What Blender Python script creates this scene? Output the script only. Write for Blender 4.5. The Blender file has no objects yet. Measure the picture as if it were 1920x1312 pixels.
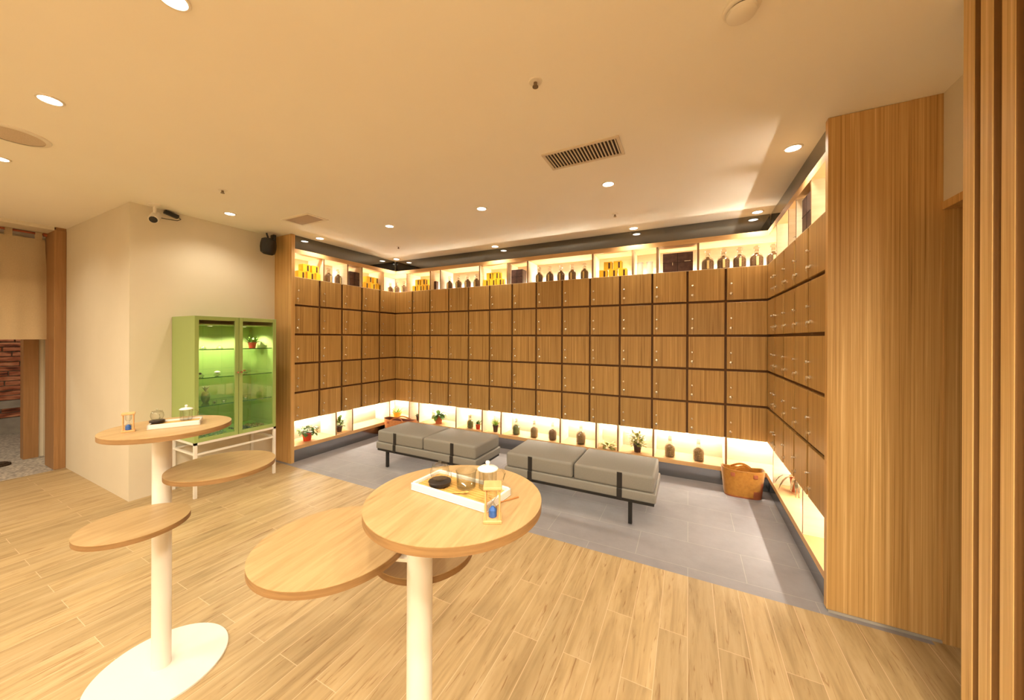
import bpy, bmesh, math, random
from mathutils import Vector, Matrix, Euler
R = math.radians
C = bpy.context.scene.collection
SC = bpy.context.scene
random.seed(7)

# ------------------------------------------------------------------ camera, world, exposure
FPX, CXP, CYP, TH, EYE, ROLL = 661.04, 951.7, 633.0, 0.4744, 1.387, 0.0039
cam_d = bpy.data.cameras.new('camera'); cam = bpy.data.objects.new('camera', cam_d); C.objects.link(cam)
cam_d.sensor_fit = 'HORIZONTAL'; cam_d.sensor_width = 36.0
cam_d.lens = FPX/1920*36; cam_d.shift_x = (960-CXP)/1920; cam_d.shift_y = -(656-CYP)/1920
cam_d.clip_start = 0.05; cam_d.clip_end = 60
_f = Vector((-math.sin(TH), math.cos(TH), 0)); _r = Vector((math.cos(TH), math.sin(TH), 0)); _z = Vector((0, 0, 1))
_x = math.cos(ROLL)*_r + math.sin(ROLL)*_z; _y = -math.sin(ROLL)*_r + math.cos(ROLL)*_z
cam.matrix_world = Matrix((( _x.x, _y.x, -_f.x, 0), (_x.y, _y.y, -_f.y, 0), (_x.z, _y.z, -_f.z, EYE), (0, 0, 0, 1)))
SC.camera = cam
w = bpy.data.worlds.new('world'); SC.world = w; w.use_nodes = True
w.node_tree.nodes['Background'].inputs[0].default_value = (1.0, .80, .56, 1)
w.node_tree.nodes['Background'].inputs[1].default_value = 0.25
SC.view_settings.view_transform = 'Standard'; SC.view_settings.look = 'None'
SC.view_settings.exposure = 0.61; SC.view_settings.gamma = 1.0; SC.view_settings.use_curve_mapping = False
cy = SC.cycles
cy.max_bounces = 8; cy.diffuse_bounces = 5; cy.glossy_bounces = 5; cy.transmission_bounces = 6; cy.transparent_max_bounces = 16
cy.caustics_reflective = False; cy.caustics_refractive = False; cy.sample_clamp_indirect = 6.0
cy.use_denoising = True
DOWN_W = 14.0        # watts of one ceiling downlight
FILL_W = 49.0  # watts of one added fill lamp
DOWN_COL = (1.0, .885, .665)
LED_COL = (1.0, .90, .72)
LED_UP, LED_LO = 17.0, 21.0

# ------------------------------------------------------------------ materials
def newmat(name):
    m = bpy.data.materials.new(name); m.use_nodes = True
    nt = m.node_tree; b = nt.nodes['Principled BSDF']
    return m, nt, b
def pbr(name, col, rough=.5, metal=0.0, spec=.5, emit=None, es=0, trans=0, ior=1.45, sheen=0):
    m, nt, b = newmat(name)
    b.inputs['Base Color'].default_value = (*col, 1); b.inputs['Roughness'].default_value = rough
    b.inputs['Metallic'].default_value = metal; b.inputs['Specular IOR Level'].default_value = spec
    b.inputs['Transmission Weight'].default_value = trans; b.inputs['IOR'].default_value = ior
    b.inputs['Sheen Weight'].default_value = sheen
    if emit: b.inputs['Emission Color'].default_value = (*emit, 1); b.inputs['Emission Strength'].default_value = es
    return m
def N(nt, t, **k):
    n = nt.nodes.new(t)
    for a, v in k.items(): setattr(n, a, v)
    return n
def ramp(nt, stops):
    r = N(nt, 'ShaderNodeValToRGB'); e = r.color_ramp.elements
    while len(e) < len(stops): e.new(.5)
    for i, (p, c) in enumerate(stops): e[i].position = p; e[i].color = (*c, 1)
    return r
def wood(name, stops, scale, rough=.45, rnd=True, bump=.03, dist=.6, spec=.4, vary=.12, fine=None):
    m, nt, b = newmat(name); L = nt.links.new
    tc = N(nt, 'ShaderNodeTexCoord'); mp = N(nt, 'ShaderNodeMapping'); mp.inputs['Scale'].default_value = scale
    if rnd:
        oi = N(nt, 'ShaderNodeObjectInfo'); ml = N(nt, 'ShaderNodeMath', operation='MULTIPLY'); ml.inputs[1].default_value = 37.0
        ad = N(nt, 'ShaderNodeVectorMath', operation='ADD'); L(oi.outputs['Random'], ml.inputs[0])
        L(tc.outputs['Object'], ad.inputs[0]); L(ml.outputs[0], ad.inputs[1]); L(ad.outputs[0], mp.inputs['Vector'])
    else: L(tc.outputs['Object'], mp.inputs['Vector'])
    n = N(nt, 'ShaderNodeTexNoise'); n.inputs['Scale'].default_value = 1.0; n.inputs['Detail'].default_value = 5
    n.inputs['Roughness'].default_value = .65; n.inputs['Distortion'].default_value = dist
    L(mp.outputs[0], n.inputs['Vector']); cr = ramp(nt, stops); L(n.outputs['Fac'], cr.inputs[0])
    out = cr.outputs[0]
    if rnd and vary:
        hs = N(nt, 'ShaderNodeHueSaturation'); mr = N(nt, 'ShaderNodeMapRange'); mr.inputs[3].default_value = 1-vary; mr.inputs[4].default_value = 1+vary
        L(oi.outputs['Random'], mr.inputs[0]); L(mr.outputs[0], hs.inputs['Value']); L(out, hs.inputs['Color']); out = hs.outputs[0]
    L(out, b.inputs['Base Color']); b.inputs['Roughness'].default_value = rough; b.inputs['Specular IOR Level'].default_value = spec
    bp = N(nt, 'ShaderNodeBump'); bp.inputs['Strength'].default_value = bump; bp.inputs['Distance'].default_value = .01
    L(n.outputs['Fac'], bp.inputs['Height']); L(bp.outputs[0], b.inputs['Normal'])
    return m
def noisy(name, c1, c2, scale, rough=.7, bump=0, detail=4, metal=0, spec=.4, sheen=0):
    m, nt, b = newmat(name); L = nt.links.new
    tc = N(nt, 'ShaderNodeTexCoord'); n = N(nt, 'ShaderNodeTexNoise'); n.inputs['Scale'].default_value = scale; n.inputs['Detail'].default_value = detail
    L(tc.outputs['Object'], n.inputs['Vector']); cr = ramp(nt, [(.35, c1), (.65, c2)]); L(n.outputs['Fac'], cr.inputs[0]); L(cr.outputs[0], b.inputs['Base Color'])
    b.inputs['Roughness'].default_value = rough; b.inputs['Metallic'].default_value = metal; b.inputs['Specular IOR Level'].default_value = spec; b.inputs['Sheen Weight'].default_value = sheen
    if bump:
        bp = N(nt, 'ShaderNodeBump'); bp.inputs['Strength'].default_value = bump; bp.inputs['Distance'].default_value = .01
        L(n.outputs['Fac'], bp.inputs['Height']); L(bp.outputs[0], b.inputs['Normal'])
    return m
def thin_glass(name, tint=(.97, .98, .97), refl=1.0, rough=.02):
    m, nt, b = newmat(name); L = nt.links.new; nt.nodes.remove(b)
    o = nt.nodes['Material Output']; t = N(nt, 'ShaderNodeBsdfTransparent'); t.inputs[0].default_value = (*tint, 1)
    g = N(nt, 'ShaderNodeBsdfGlossy'); g.inputs['Roughness'].default_value = rough; g.inputs[0].default_value = (1, 1, 1, 1)
    fr = N(nt, 'ShaderNodeFresnel'); ge = N(nt, 'ShaderNodeNewGeometry'); io = N(nt, 'ShaderNodeMapRange'); io.inputs[3].default_value = 1.5; io.inputs[4].default_value = 1/1.5; L(ge.outputs['Backfacing'], io.inputs[0]); L(io.outputs[0], fr.inputs[0]); ml = N(nt, 'ShaderNodeMath', operation='MULTIPLY'); ml.inputs[1].default_value = refl; ml.use_clamp = True
    mx = N(nt, 'ShaderNodeMixShader'); L(fr.outputs[0], ml.inputs[0]); L(ml.outputs[0], mx.inputs[0]); L(t.outputs[0], mx.inputs[1]); L(g.outputs[0], mx.inputs[2]); L(mx.outputs[0], o.inputs[0])
    return m
def emit(name, col, s):
    m, nt, b = newmat(name); nt.nodes.remove(b); e = N(nt, 'ShaderNodeEmission'); e.inputs[0].default_value = (*col, 1); e.inputs[1].default_value = s
    nt.links.new(e.outputs[0], nt.nodes['Material Output'].inputs[0]); return m

M = {}
M['locker'] = wood('locker_oak', [(.30, (.25, .13, .038)), (.48, (.41, .24, .078)), (.58, (.44, .265, .09)), (.70, (.58, .37, .145))], (80, 80, 1.0), rough=.42, vary=.09)
M['panel'] = wood('panel_oak', [(.30, (.33, .175, .053)), (.46, (.53, .31, .11)), (.56, (.58, .35, .135)), (.68, (.73, .485, .22))], (95, 95, .7), rough=.45, rnd=False)
M['groove'] = pbr('groove_brown', (.12, .05, .014), .6)
M['niche'] = wood('maple_laminate', [(.3, (.72, .60, .42)), (.7, (.82, .70, .52))], (3, 3, 40), rough=.5, vary=0, bump=.01)
M['edge'] = wood('board_edge', [(.3, (.50, .29, .12)), (.7, (.60, .37, .17))], (2, 2, 50), rough=.45, vary=0)
M['mirror'] = pbr('grey_mirror', (.17, .17, .165), .04, 1.0)
M['plinth'] = pbr('grey_plinth_mirror', (.30, .31, .33), .12, 1.0)
M['wall'] = noisy('wall_paint', (.67, .60, .485), (.69, .62, .505), 3, .85, spec=.2)
M['ceil'] = noisy('ceiling_paint', (.88, .83, .76), (.89, .845, .775), 2, .9, spec=.15)
M['table'] = wood('table_oak', [(.2, (.20, .115, .045)), (.38, (.345, .222, .10)), (.62, (.42, .285, .14))], (46, 3.0, 20), rough=.4, rnd=False, dist=1.2)
M['tedge'] = wood('table_edge', [(.3, (.20, .105, .04)), (.7, (.31, .175, .07))], (8, 8, 120), rough=.5, rnd=False)
M['white'] = pbr('white_metal', (.76, .72, .67), .35)
M['grey'] = noisy('grey_leatherette', (.205, .197, .182), (.23, .22, .205), 260, .55, bump=.05)
M['black'] = pbr('black_metal', (.012, .011, .011), .4)
M['strap'] = pbr('black_strap', (.014, .012, .012), .55)
M['chrome'] = pbr('brushed_steel', (.78, .72, .62), .25, 1.0)
M['green'] = pbr('green_lacquer', (.31, .41, .135), .35)
def vessel_glass(name):
    m, nt, b = newmat(name); L = nt.links.new; nt.nodes.remove(b)
    o = nt.nodes['Material Output']; lw = N(nt, 'ShaderNodeLayerWeight'); lw.inputs[0].default_value = .35
    r = ramp(nt, [(.0, (.96, .97, .96)), (.55, (.84, .85, .83)), (.95, (.38, .38, .36))]); L(lw.outputs['Facing'], r.inputs[0])
    t = N(nt, 'ShaderNodeBsdfTransparent'); L(r.outputs[0], t.inputs[0])
    g = N(nt, 'ShaderNodeBsdfGlossy'); g.inputs['Roughness'].default_value = .03
    f2 = ramp(nt, [(.0, (.07, .07, .07)), (.6, (.16, .16, .16)), (1, (.8, .8, .8))]); L(lw.outputs['Facing'], f2.inputs[0])
    mx = N(nt, 'ShaderNodeMixShader'); L(f2.outputs[0], mx.inputs[0]); L(t.outputs[0], mx.inputs[1]); L(g.outputs[0], mx.inputs[2]); L(mx.outputs[0], o.inputs[0])
    return m
M['glass'] = vessel_glass('clear_glass')
M['pane'] = thin_glass('door_pane', (.96, .98, .94), 1.3, .01)
M['shelfglass'] = thin_glass('shelf_glass', (.84, .93, .82), 1.3)
M['yellow'] = pbr('yellow_tin', (.78, .47, .03), .35)
M['dkpaper'] = pbr('dark_label', (.07, .025, .012), .5)
M['purple'] = noisy('dark_wood_box', (.055, .022, .018), (.085, .038, .03), 30, .45)
M['tea'] = noisy('tea_leaves', (.06, .028, .012), (.24, .13, .06), 190, .9, bump=.4)
M['herb'] = noisy('dried_herbs', (.10, .06, .02), (.36, .22, .09), 170, .9, bump=.4)
M['greenherb'] = noisy('green_herbs', (.05, .07, .015), (.20, .20, .07), 170, .9, bump=.4)
M['label'] = pbr('light_streak', (.75, .60, .28), .7)  # pale streak of light in the bottle glass, put into a colour
M['cork'] = thin_glass('stopper_glass', (.80, .80, .76), 2.0, .05)
M['frost'] = pbr('frosted_canister', (.62, .70, .66), .3)
M['terra'] = noisy('terracotta', (.42, .10, .035), (.50, .14, .05), 20, .75)
M['redpot'] = pbr('red_pot', (.50, .05, .02), .5)
M['dkpot'] = pbr('dark_pot', (.05, .022, .016), .6)
M['yelpot'] = pbr('yellow_pot', (.72, .42, .05), .5)
M['soil'] = noisy('soil', (.03, .018, .01), (.07, .04, .02), 90, .95)
M['leaf'] = noisy('leaf', (.035, .085, .012), (.13, .24, .045), 14, .5)
M['leafd'] = noisy('leaf_dark', (.02, .05, .012), (.06, .12, .03), 14, .5)
M['leafy'] = noisy('leaf_yellow', (.16, .17, .03), (.38, .34, .09), 24, .55)
M['leafb'] = noisy('leaf_bright', (.12, .26, .02), (.28, .44, .05), 20, .55)
M['leafr'] = noisy('leaf_variegated', (.05, .045, .012), (.26, .15, .07), 30, .55)
M['bagor'] = noisy('ochre_felt', (.29, .12, .010), (.36, .155, .016), 40, .9, bump=.25, sheen=.3)
M['baglea'] = noisy('red_brown_leather', (.22, .055, .02), (.28, .08, .03), 30, .55)
M['bagin'] = pbr('maroon_lining', (.10, .022, .012), .8)
M['bagdk'] = noisy('brown_leather', (.36, .13, .035), (.44, .17, .05), 30, .6)
M['sand'] = pbr('blue_sand', (.01, .10, .42), .7)
M['bamboo'] = wood('bamboo', [(.3, (.42, .22, .05)), (.7, (.56, .33, .09))], (60, 3, 5), rough=.4, rnd=False)
M['hgwood'] = wood('hourglass_wood', [(.3, (.55, .28, .11)), (.7, (.68, .38, .17))], (40, 10, 10), rough=.5, rnd=False)
M['porcelain'] = pbr('white_porcelain', (.70, .67, .63), .15)
M['dkclay'] = pbr('dark_clay', (.022, .016, .014), .35)
M['fabric'] = noisy('linen', (.80, .64, .42), (.86, .70, .47), 160, .95, bump=.1)
M['rod'] = pbr('red_brown_rod', (.30, .07, .02), .45)
M['post'] = wood('post_wood', [(.3, (.27, .135, .05)), (.7, (.38, .20, .08))], (45, 45, 1.2), rough=.5, rnd=False)
M['slat'] = wood('slat_wood', [(.28, (.44, .25, .085)), (.55, (.63, .42, .18)), (.72, (.76, .54, .27))], (90, 90, .8), rough=.45, rnd=True, vary=.03)
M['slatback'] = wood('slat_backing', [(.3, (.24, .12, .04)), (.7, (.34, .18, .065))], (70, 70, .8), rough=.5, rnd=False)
M['vent'] = pbr('vent_metal', (.66, .56, .44), .5)
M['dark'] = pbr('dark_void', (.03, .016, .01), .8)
M['plastic'] = pbr('white_plastic', (.78, .72, .64), .4)
M['conc'] = noisy('concrete', (.32, .29, .26), (.42, .38, .34), 8, .8)
M['bulb'] = emit('lamp_face', (1.0, .93, .78), 14.0)
M['ledup'] = emit('led_strip_upper', LED_COL, LED_UP*10)
M['ledlo'] = emit('led_strip_lower', LED_COL, LED_LO*10)
M['cabled'] = emit('cabinet_spot', (1.0, .95, .8), 25.0)
M['thread'] = pbr('black_cable', (.02, .015, .012), .5)
M['pebb'] = noisy('blue_grey_pebbles', (.03, .04, .06), (.14, .15, .15), 60, .4)
M['pebg'] = noisy('green_pebbles', (.10, .22, .12), (.35, .45, .25), 60, .3)
M['pebr'] = noisy('brown_pebbles', (.20, .12, .05), (.42, .34, .16), 60, .4)
M['pine'] = noisy('green_ceramic', (.12, .20, .05), (.20, .30, .09), 30, .3)

def floor_mat():
    m, nt, b = newmat('oak_plank_floor'); L = nt.links.new
    tc = N(nt, 'ShaderNodeTexCoord'); sp = N(nt, 'ShaderNodeSeparateXYZ'); cb = N(nt, 'ShaderNodeCombineXYZ'); L(tc.outputs['Object'], sp.inputs[0])
    L(sp.outputs['Y'], cb.inputs[0]); L(sp.outputs['X'], cb.inputs[1])
    br = N(nt, 'ShaderNodeTexBrick', offset=.37, offset_frequency=2); br.inputs['Color1'].default_value = (0, 0, 0, 1); br.inputs['Color2'].default_value = (1, 1, 1, 1)
    br.inputs['Mortar'].default_value = (.5, .5, .5, 1); br.inputs['Scale'].default_value = 1; br.inputs['Mortar Size'].default_value = .0013; br.inputs['Mortar Smooth'].default_value = .1
    br.inputs['Brick Width'].default_value = .92; br.inputs['Row Height'].default_value = .122
    L(cb.outputs[0], br.inputs['Vector'])
    sc = N(nt, 'ShaderNodeVectorMath', operation='SCALE'); sc.inputs['Scale'].default_value = 23.0; L(br.outputs['Color'], sc.inputs[0])
    ad = N(nt, 'ShaderNodeVectorMath', operation='ADD'); L(cb.outputs[0], ad.inputs[0]); L(sc.outputs[0], ad.inputs[1])
    def noise(scale, det, dist, stops):
        mp = N(nt, 'ShaderNodeMapping'); mp.inputs['Scale'].default_value = scale; L(ad.outputs[0], mp.inputs['Vector'])
        n = N(nt, 'ShaderNodeTexNoise'); n.inputs['Scale'].default_value = 1; n.inputs['Detail'].default_value = det; n.inputs['Distortion'].default_value = dist; n.inputs['Roughness'].default_value = .6
        L(mp.outputs[0], n.inputs['Vector']); r = ramp(nt, stops); L(n.outputs['Fac'], r.inputs[0]); return r, n
    g1, n1 = noise((2.2, 22, 1), 5, .8, [(.28, (.31, .21, .10)), (.5, (.43, .305, .155)), (.72, (.50, .37, .21))])
    g2, n2 = noise((2.6, 40, 1), 7, 2.6, [(.0, (.28, .15, .07)), (.34, (.50, .32, .18)), (.415, (1, 1, 1)), (1, (1, 1, 1))])
    mx = N(nt, 'ShaderNodeMix', data_type='RGBA', blend_type='MULTIPLY'); mx.inputs['Factor'].default_value = .62; L(g1.outputs[0], mx.inputs[6]); L(g2.outputs[0], mx.inputs[7])
    hs = N(nt, 'ShaderNodeHueSaturation'); mr = N(nt, 'ShaderNodeMapRange'); mr.inputs[3].default_value = .90; mr.inputs[4].default_value = 1.08
    L(br.outputs['Color'], mr.inputs[0]); L(mr.outputs[0], hs.inputs['Value']); L(mx.outputs[2], hs.inputs['Color'])
    m2 = N(nt, 'ShaderNodeMix', data_type='RGBA'); L(br.outputs['Fac'], m2.inputs[0]); L(hs.outputs[0], m2.inputs[6]); m2.inputs[7].default_value = (.62, .45, .29, 1)
    L(m2.outputs[2], b.inputs['Base Color']); b.inputs['Roughness'].default_value = .48; b.inputs['Specular IOR Level'].default_value = .4
    bp = N(nt, 'ShaderNodeBump'); bp.inputs['Strength'].default_value = .12; bp.inputs['Distance'].default_value = .004; L(n2.outputs['Fac'], bp.inputs['Height']); L(bp.outputs[0], b.inputs['Normal'])
    return m
def tile_mat(name, c1, c2, mort, bw, rh, off, freq=2, rough=.45, nscale=5, ms=.002):
    m, nt, b = newmat(name); L = nt.links.new
    tc = N(nt, 'ShaderNodeTexCoord'); br = N(nt, 'ShaderNodeTexBrick', offset=off, offset_frequency=freq)
    br.inputs['Color1'].default_value = (*c1, 1); br.inputs['Color2'].default_value = (*c2, 1); br.inputs['Mortar'].default_value = (*mort, 1)
    br.inputs['Scale'].default_value = 1; br.inputs['Mortar Size'].default_value = ms; br.inputs['Brick Width'].default_value = bw; br.inputs['Row Height'].default_value = rh
    L(tc.outputs['Object'], br.inputs['Vector'])
    n = N(nt, 'ShaderNodeTexNoise'); n.inputs['Scale'].default_value = nscale; n.inputs['Detail'].default_value = 8; n.inputs['Roughness'].default_value = .7; L(tc.outputs['Object'], n.inputs['Vector'])
    r = ramp(nt, [(.3, (.86, .86, .86)), (.7, (1.08, 1.08, 1.08))]); L(n.outputs['Fac'], r.inputs[0])
    mx = N(nt, 'ShaderNodeMix', data_type='RGBA', blend_type='MULTIPLY'); mx.inputs['Factor'].default_value = 1; L(br.outputs['Color'], mx.inputs[6]); L(r.outputs[0], mx.inputs[7])
    L(mx.outputs[2], b.inputs['Base Color']); b.inputs['Roughness'].default_value = rough
    return m
M['floor'] = floor_mat()
M['tile'] = tile_mat('grey_tile', (.245, .232, .258), (.262, .25, .272), (.34, .325, .32), .60, .30, .5, rough=.72)
def brick_mat():
    m, nt, b = newmat('old_red_brick'); L = nt.links.new
    tc = N(nt, 'ShaderNodeTexCoord'); mp = N(nt, 'ShaderNodeMapping'); mp.inputs['Scale'].default_value = (1, 4, 16); L(tc.outputs['Object'], mp.inputs[0])
    n = N(nt, 'ShaderNodeTexNoise'); n.inputs['Scale'].default_value = 1.3; n.inputs['Detail'].default_value = 4; L(mp.outputs[0], n.inputs['Vector'])
    r = ramp(nt, [(.32, (.10, .028, .016)), (.48, (.42, .13, .065)), (.66, (.68, .32, .19))]); L(n.outputs['Fac'], r.inputs[0]); L(r.outputs[0], b.inputs['Base Color']); b.inputs['Roughness'].default_value = .85
    return m
M['brick'] = brick_mat()
def stone_mat():
    m, nt, b = newmat('pebble_stone_floor'); L = nt.links.new
    tc = N(nt, 'ShaderNodeTexCoord'); v = N(nt, 'ShaderNodeTexVoronoi'); v.inputs['Scale'].default_value = 42; L(tc.outputs['Object'], v.inputs['Vector'])
    r = ramp(nt, [(.0, (.66, .58, .48)), (.45, (.40, .35, .30)), (1, (.20, .18, .16))]); L(v.outputs['Distance'], r.inputs[0])
    L(r.outputs[0], b.inputs['Base Color']); b.inputs['Roughness'].default_value = .75
    return m
M['stone'] = stone_mat()

# ------------------------------------------------------------------ mesh helpers
class MB:
    def __init__(s): s.bm = bmesh.new(); s.mi = 0
    def _tag(s, fs):
        for f in fs: f.material_index = s.mi
    def box(s, x0, x1, y0, y1, z0, z1, bev=0, seg=2, rot=None, piv=None):
        r = bmesh.ops.create_cube(s.bm, size=1); vs = r['verts']
        bmesh.ops.scale(s.bm, verts=vs, vec=(abs(x1-x0), abs(y1-y0), abs(z1-z0)))
        bmesh.ops.translate(s.bm, verts=vs, vec=((x0+x1)/2, (y0+y1)/2, (z0+z1)/2))
        fs = {f for v in vs for f in v.link_faces}; s._tag(fs)
        if bev:
            es = list({e for v in vs for e in v.link_edges})
            rr = bmesh.ops.bevel(s.bm, geom=es, offset=bev, segments=seg, affect='EDGES', profile=.5, clamp_overlap=True)
            vs = list(set(rr['verts']) | {v for v in vs if v.is_valid})
            s._tag(rr['faces'])
        if rot is not None: bmesh.ops.rotate(s.bm, verts=[v for v in vs if v.is_valid], cent=piv or ((x0+x1)/2, (y0+y1)/2, (z0+z1)/2), matrix=Euler(rot).to_matrix())
        return vs
    def lathe(s, prof, n=24, c=(0, 0, 0), sx=1, sy=1, cap0=True, cap1=True, rot=None):
        rings = []; mt = Euler(rot).to_matrix() if rot else None
        for (r, z) in prof:
            ring = []
            for i in range(n):
                a = 2*math.pi*i/n; p = Vector((r*sx*math.cos(a), r*sy*math.sin(a), z))
                if mt: p = mt @ p
                ring.append(s.bm.verts.new(p+Vector(c)))
            rings.append(ring)
        fs = []
        for a, b in zip(rings, rings[1:]):
            for i in range(n): fs.append(s.bm.faces.new((a[i], a[(i+1) % n], b[(i+1) % n], b[i])))
        if cap0: fs.append(s.bm.faces.new(rings[0][::-1]))
        if cap1: fs.append(s.bm.faces.new(rings[-1]))
        s._tag(fs); return rings
    def cyl(s, r, z0, z1, c=(0, 0, 0), n=24, r2=None, rot=None): return s.lathe([(r, z0), (r2 if r2 else r, z1)], n, c, rot=rot)
    def tube(s, pts, r, n=8, cap=True):
        pts = [Vector(p) for p in pts]; rings = []
        up = Vector((0, 0, 1))
        for i, p in enumerate(pts):
            d = (pts[min(i+1, len(pts)-1)]-pts[max(i-1, 0)]).normalized()
            a = d.cross(up)
            if a.length < .05: a = d.cross(Vector((0, 1, 0)))
            a.normalize(); b = d.cross(a).normalized(); rr = r[i] if isinstance(r, (list, tuple)) else r
            rings.append([s.bm.verts.new(p+rr*(math.cos(2*math.pi*k/n)*a+math.sin(2*math.pi*k/n)*b)) for k in range(n)])
        fs = []
        for a, b in zip(rings, rings[1:]):
            for i in range(n): fs.append(s.bm.faces.new((a[i], a[(i+1) % n], b[(i+1) % n], b[i])))
        if cap: fs.append(s.bm.faces.new(rings[0][::-1])); fs.append(s.bm.faces.new(rings[-1]))
        s._tag(fs)
    def grid(s, f, nu, nv, th=None):
        vs = [[s.bm.verts.new(f(i/nu, j/nv)) for j in range(nv+1)] for i in range(nu+1)]
        fs = [s.bm.faces.new((vs[i][j], vs[i+1][j], vs[i+1][j+1], vs[i][j+1])) for i in range(nu) for j in range(nv)]
        s._tag(fs)
        if th: bmesh.ops.solidify(s.bm, geom=fs, thickness=th)
    def leaf(s, base, d, length, width, droop, n=5, fold=.15):
        d = Vector(d).normalized(); up = Vector((0, 0, 1)); side = d.cross(up)
        if side.length < .05: side = Vector((1, 0, 0))
        side.normalize(); rows = []; p = Vector(base); dd = d.copy()
        for i in range(n+1):
            t = i/n; wd = width*math.sin(math.pi*min(.97, .08+.92*t))**.8*.5
            if i == n: wd = width*.03
            nn = side.cross(dd).normalized()
            rows.append((s.bm.verts.new(p-side*wd+nn*wd*fold), s.bm.verts.new(p), s.bm.verts.new(p+side*wd+nn*wd*fold)))
            dd = (dd-up*droop/n).normalized(); p = p+dd*length/n
        fs = []
        for a, b in zip(rows, rows[1:]):
            fs.append(s.bm.faces.new((a[0], a[1], b[1], b[0]))); fs.append(s.bm.faces.new((a[1], a[2], b[2], b[1])))
        s._tag(fs)
    def build(s, name, mats, parent=None, smooth=True, loc=None, angle=35):
        bmesh.ops.recalc_face_normals(s.bm, faces=s.bm.faces)
        me = bpy.data.meshes.new(name); s.bm.to_mesh(me); s.bm.free()
        for m in (mats if isinstance(mats, (list, tuple)) else [mats]): me.materials.append(M[m] if isinstance(m, str) else m)
        if smooth:
            for p in me.polygons: p.use_smooth = True
            try: me.set_sharp_from_angle(angle=R(angle))
            except Exception: pass
        o = bpy.data.objects.new(name, me); C.objects.link(o)
        if parent: o.parent = parent
        if loc: o.location = loc
        return o
def tag(o, label, cat, group=None, kind=None):
    if label: o['label'] = label
    if cat: o['category'] = cat
    if group: o['group'] = group
    if kind: o['kind'] = kind
    return o
def thing(name, label, cat, loc=(0, 0, 0), rz=0, group=None):
    o = bpy.data.objects.new(name, None); C.objects.link(o); o.location = loc; o.rotation_euler = (0, 0, rz); o.empty_display_size = .05
    return tag(o, label, cat, group)
def dup(root, loc, rz, label, group=None):
    def rec(o, par):
        c = o.copy(); C.objects.link(c)
        if par: c.parent = par
        for ch in list(o.children): rec(ch, c)
        return c
    r = rec(root, None); r.location = loc; r.rotation_euler = (0, 0, rz); r['label'] = label
    if group: r['group'] = group
    return r
def struct(name, mb, mat, smooth=False, parent=None):
    o = mb.build(name, mat, parent, smooth)
    if not parent: o['kind'] = 'structure'; o['label'] = name.replace('_', ' ')
    return o

# ------------------------------------------------------------------ dimensions of the place
XL, XR, YB = -3.863, 0.631, 3.889       # faces of the three locker banks
YE = 2.345                               # room end of both side banks
CZ = 2.515                               # ceiling
XW = -4.171                              # wall behind the green cabinet
YP = 1.18                                # white pier face
XD = -5.83                               # doorway with curtain
XQ = 1.035                               # right hand wall
YT = 2.31                                # timber floor meets tiles
YN = -3.2                                # wall behind the camera
Z0, Z1 = .455, 2.05                      # door field
NB = 14; PB = (XR-XL)/NB; PS = .3015; ROWP = .3215

# ------------------------------------------------------------------ setting
m = MB(); m.box(-6.0, 3.2, YN-.1, YT, -.1, 0); m.box(1.0, 3.2, YT, 2.6, -.1, 0); o = struct('floor_wood', m, 'floor'); o.name = 'floor'; o['label'] = 'light oak plank floor in front of the lockers'
m = MB(); m.box(-4.6, 1.0, YT, 4.4, -.1, 0); o = struct('floor_tile', m, 'tile'); o.name = 'floor.001'; o['label'] = 'grey tiled floor strip under the benches by the lockers'
m = MB(); m.box(-9.4, -6.0, -2.2, 2.6, -.1, 0.0); m.box(-6.0, XD, -2.2, YP, 0, .001); o = struct('floor_stone', m, 'stone'); o.name = 'floor.002'; o['label'] = 'pebbled stone floor beyond the curtained doorway'
m = MB(); m.box(-9.4, 3.2, YN-.1, 4.4, CZ, CZ+.1); o = struct('ceiling', m, 'ceil'); o['label'] = 'warm white flat ceiling with round downlights'
m = MB(); m.box(XW-.2, XW, YP, 4.4, 0, CZ); m.box(XD-.9, XW-.2, YP, YP+.15, 0, CZ); o = struct('wall_left', m, 'wall'); o['label'] = 'white wall and pier left of the lockers'
m = MB(); m.box(XL-.32, XR+.5, YB+.32, YB+.42, 0, CZ); struct('wall_back', m, 'wall')['label'] = 'wall hidden behind the locker bank'
m = MB(); m.box(XQ, XQ+.1, YN, YE, 2.015, CZ); m.box(XQ, XQ+.1, YN, .9, 0, 2.015); m.box(XR+.32, XQ+.02, YE+.02, 4.2, 0, CZ)
o = struct('wall_right', m, 'wall'); o['label'] = 'white wall above the wooden doorway at right'
m = MB(); m.box(-9.4, 3.2, YN-.1, YN, 0, CZ); struct('wall_behind', m, 'wall')['label'] = 'white wall behind the viewer'
m = MB(); m.box(XD-.12, XD, YN, -.55, 0, CZ); o = struct('wall_doorway', m, 'wall'); o['label'] = 'white wall beside the curtained doorway'
m = MB(); m.box(XD-.3, XD, -.55, 1.10, 2.478, CZ); o = struct('trim_1', m, 'wall'); o['label'] = 'white header over the curtained doorway'
# unlit room behind the right hand doorway, its shade put into the wall colour
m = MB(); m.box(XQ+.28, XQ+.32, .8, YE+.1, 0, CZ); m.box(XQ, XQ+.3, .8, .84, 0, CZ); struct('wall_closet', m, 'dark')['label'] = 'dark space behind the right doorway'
m = MB(); m.box(XQ-.004, XQ+.12, .9, YE, 1.98, 2.016); m.box(XQ-.002, XQ+.12, .87, .9, 0, 2.016)
o = struct('trim_2', m, 'panel'); o['label'] = 'oak lintel over the right doorway'
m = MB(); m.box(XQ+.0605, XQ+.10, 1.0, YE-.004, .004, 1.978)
o = struct('door_1', m, 'dark'); o['label'] = 'door leaf coloured dark for the shadowed gap in the right doorway'  # dark colour stands for the shadow in the doorway gap
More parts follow.
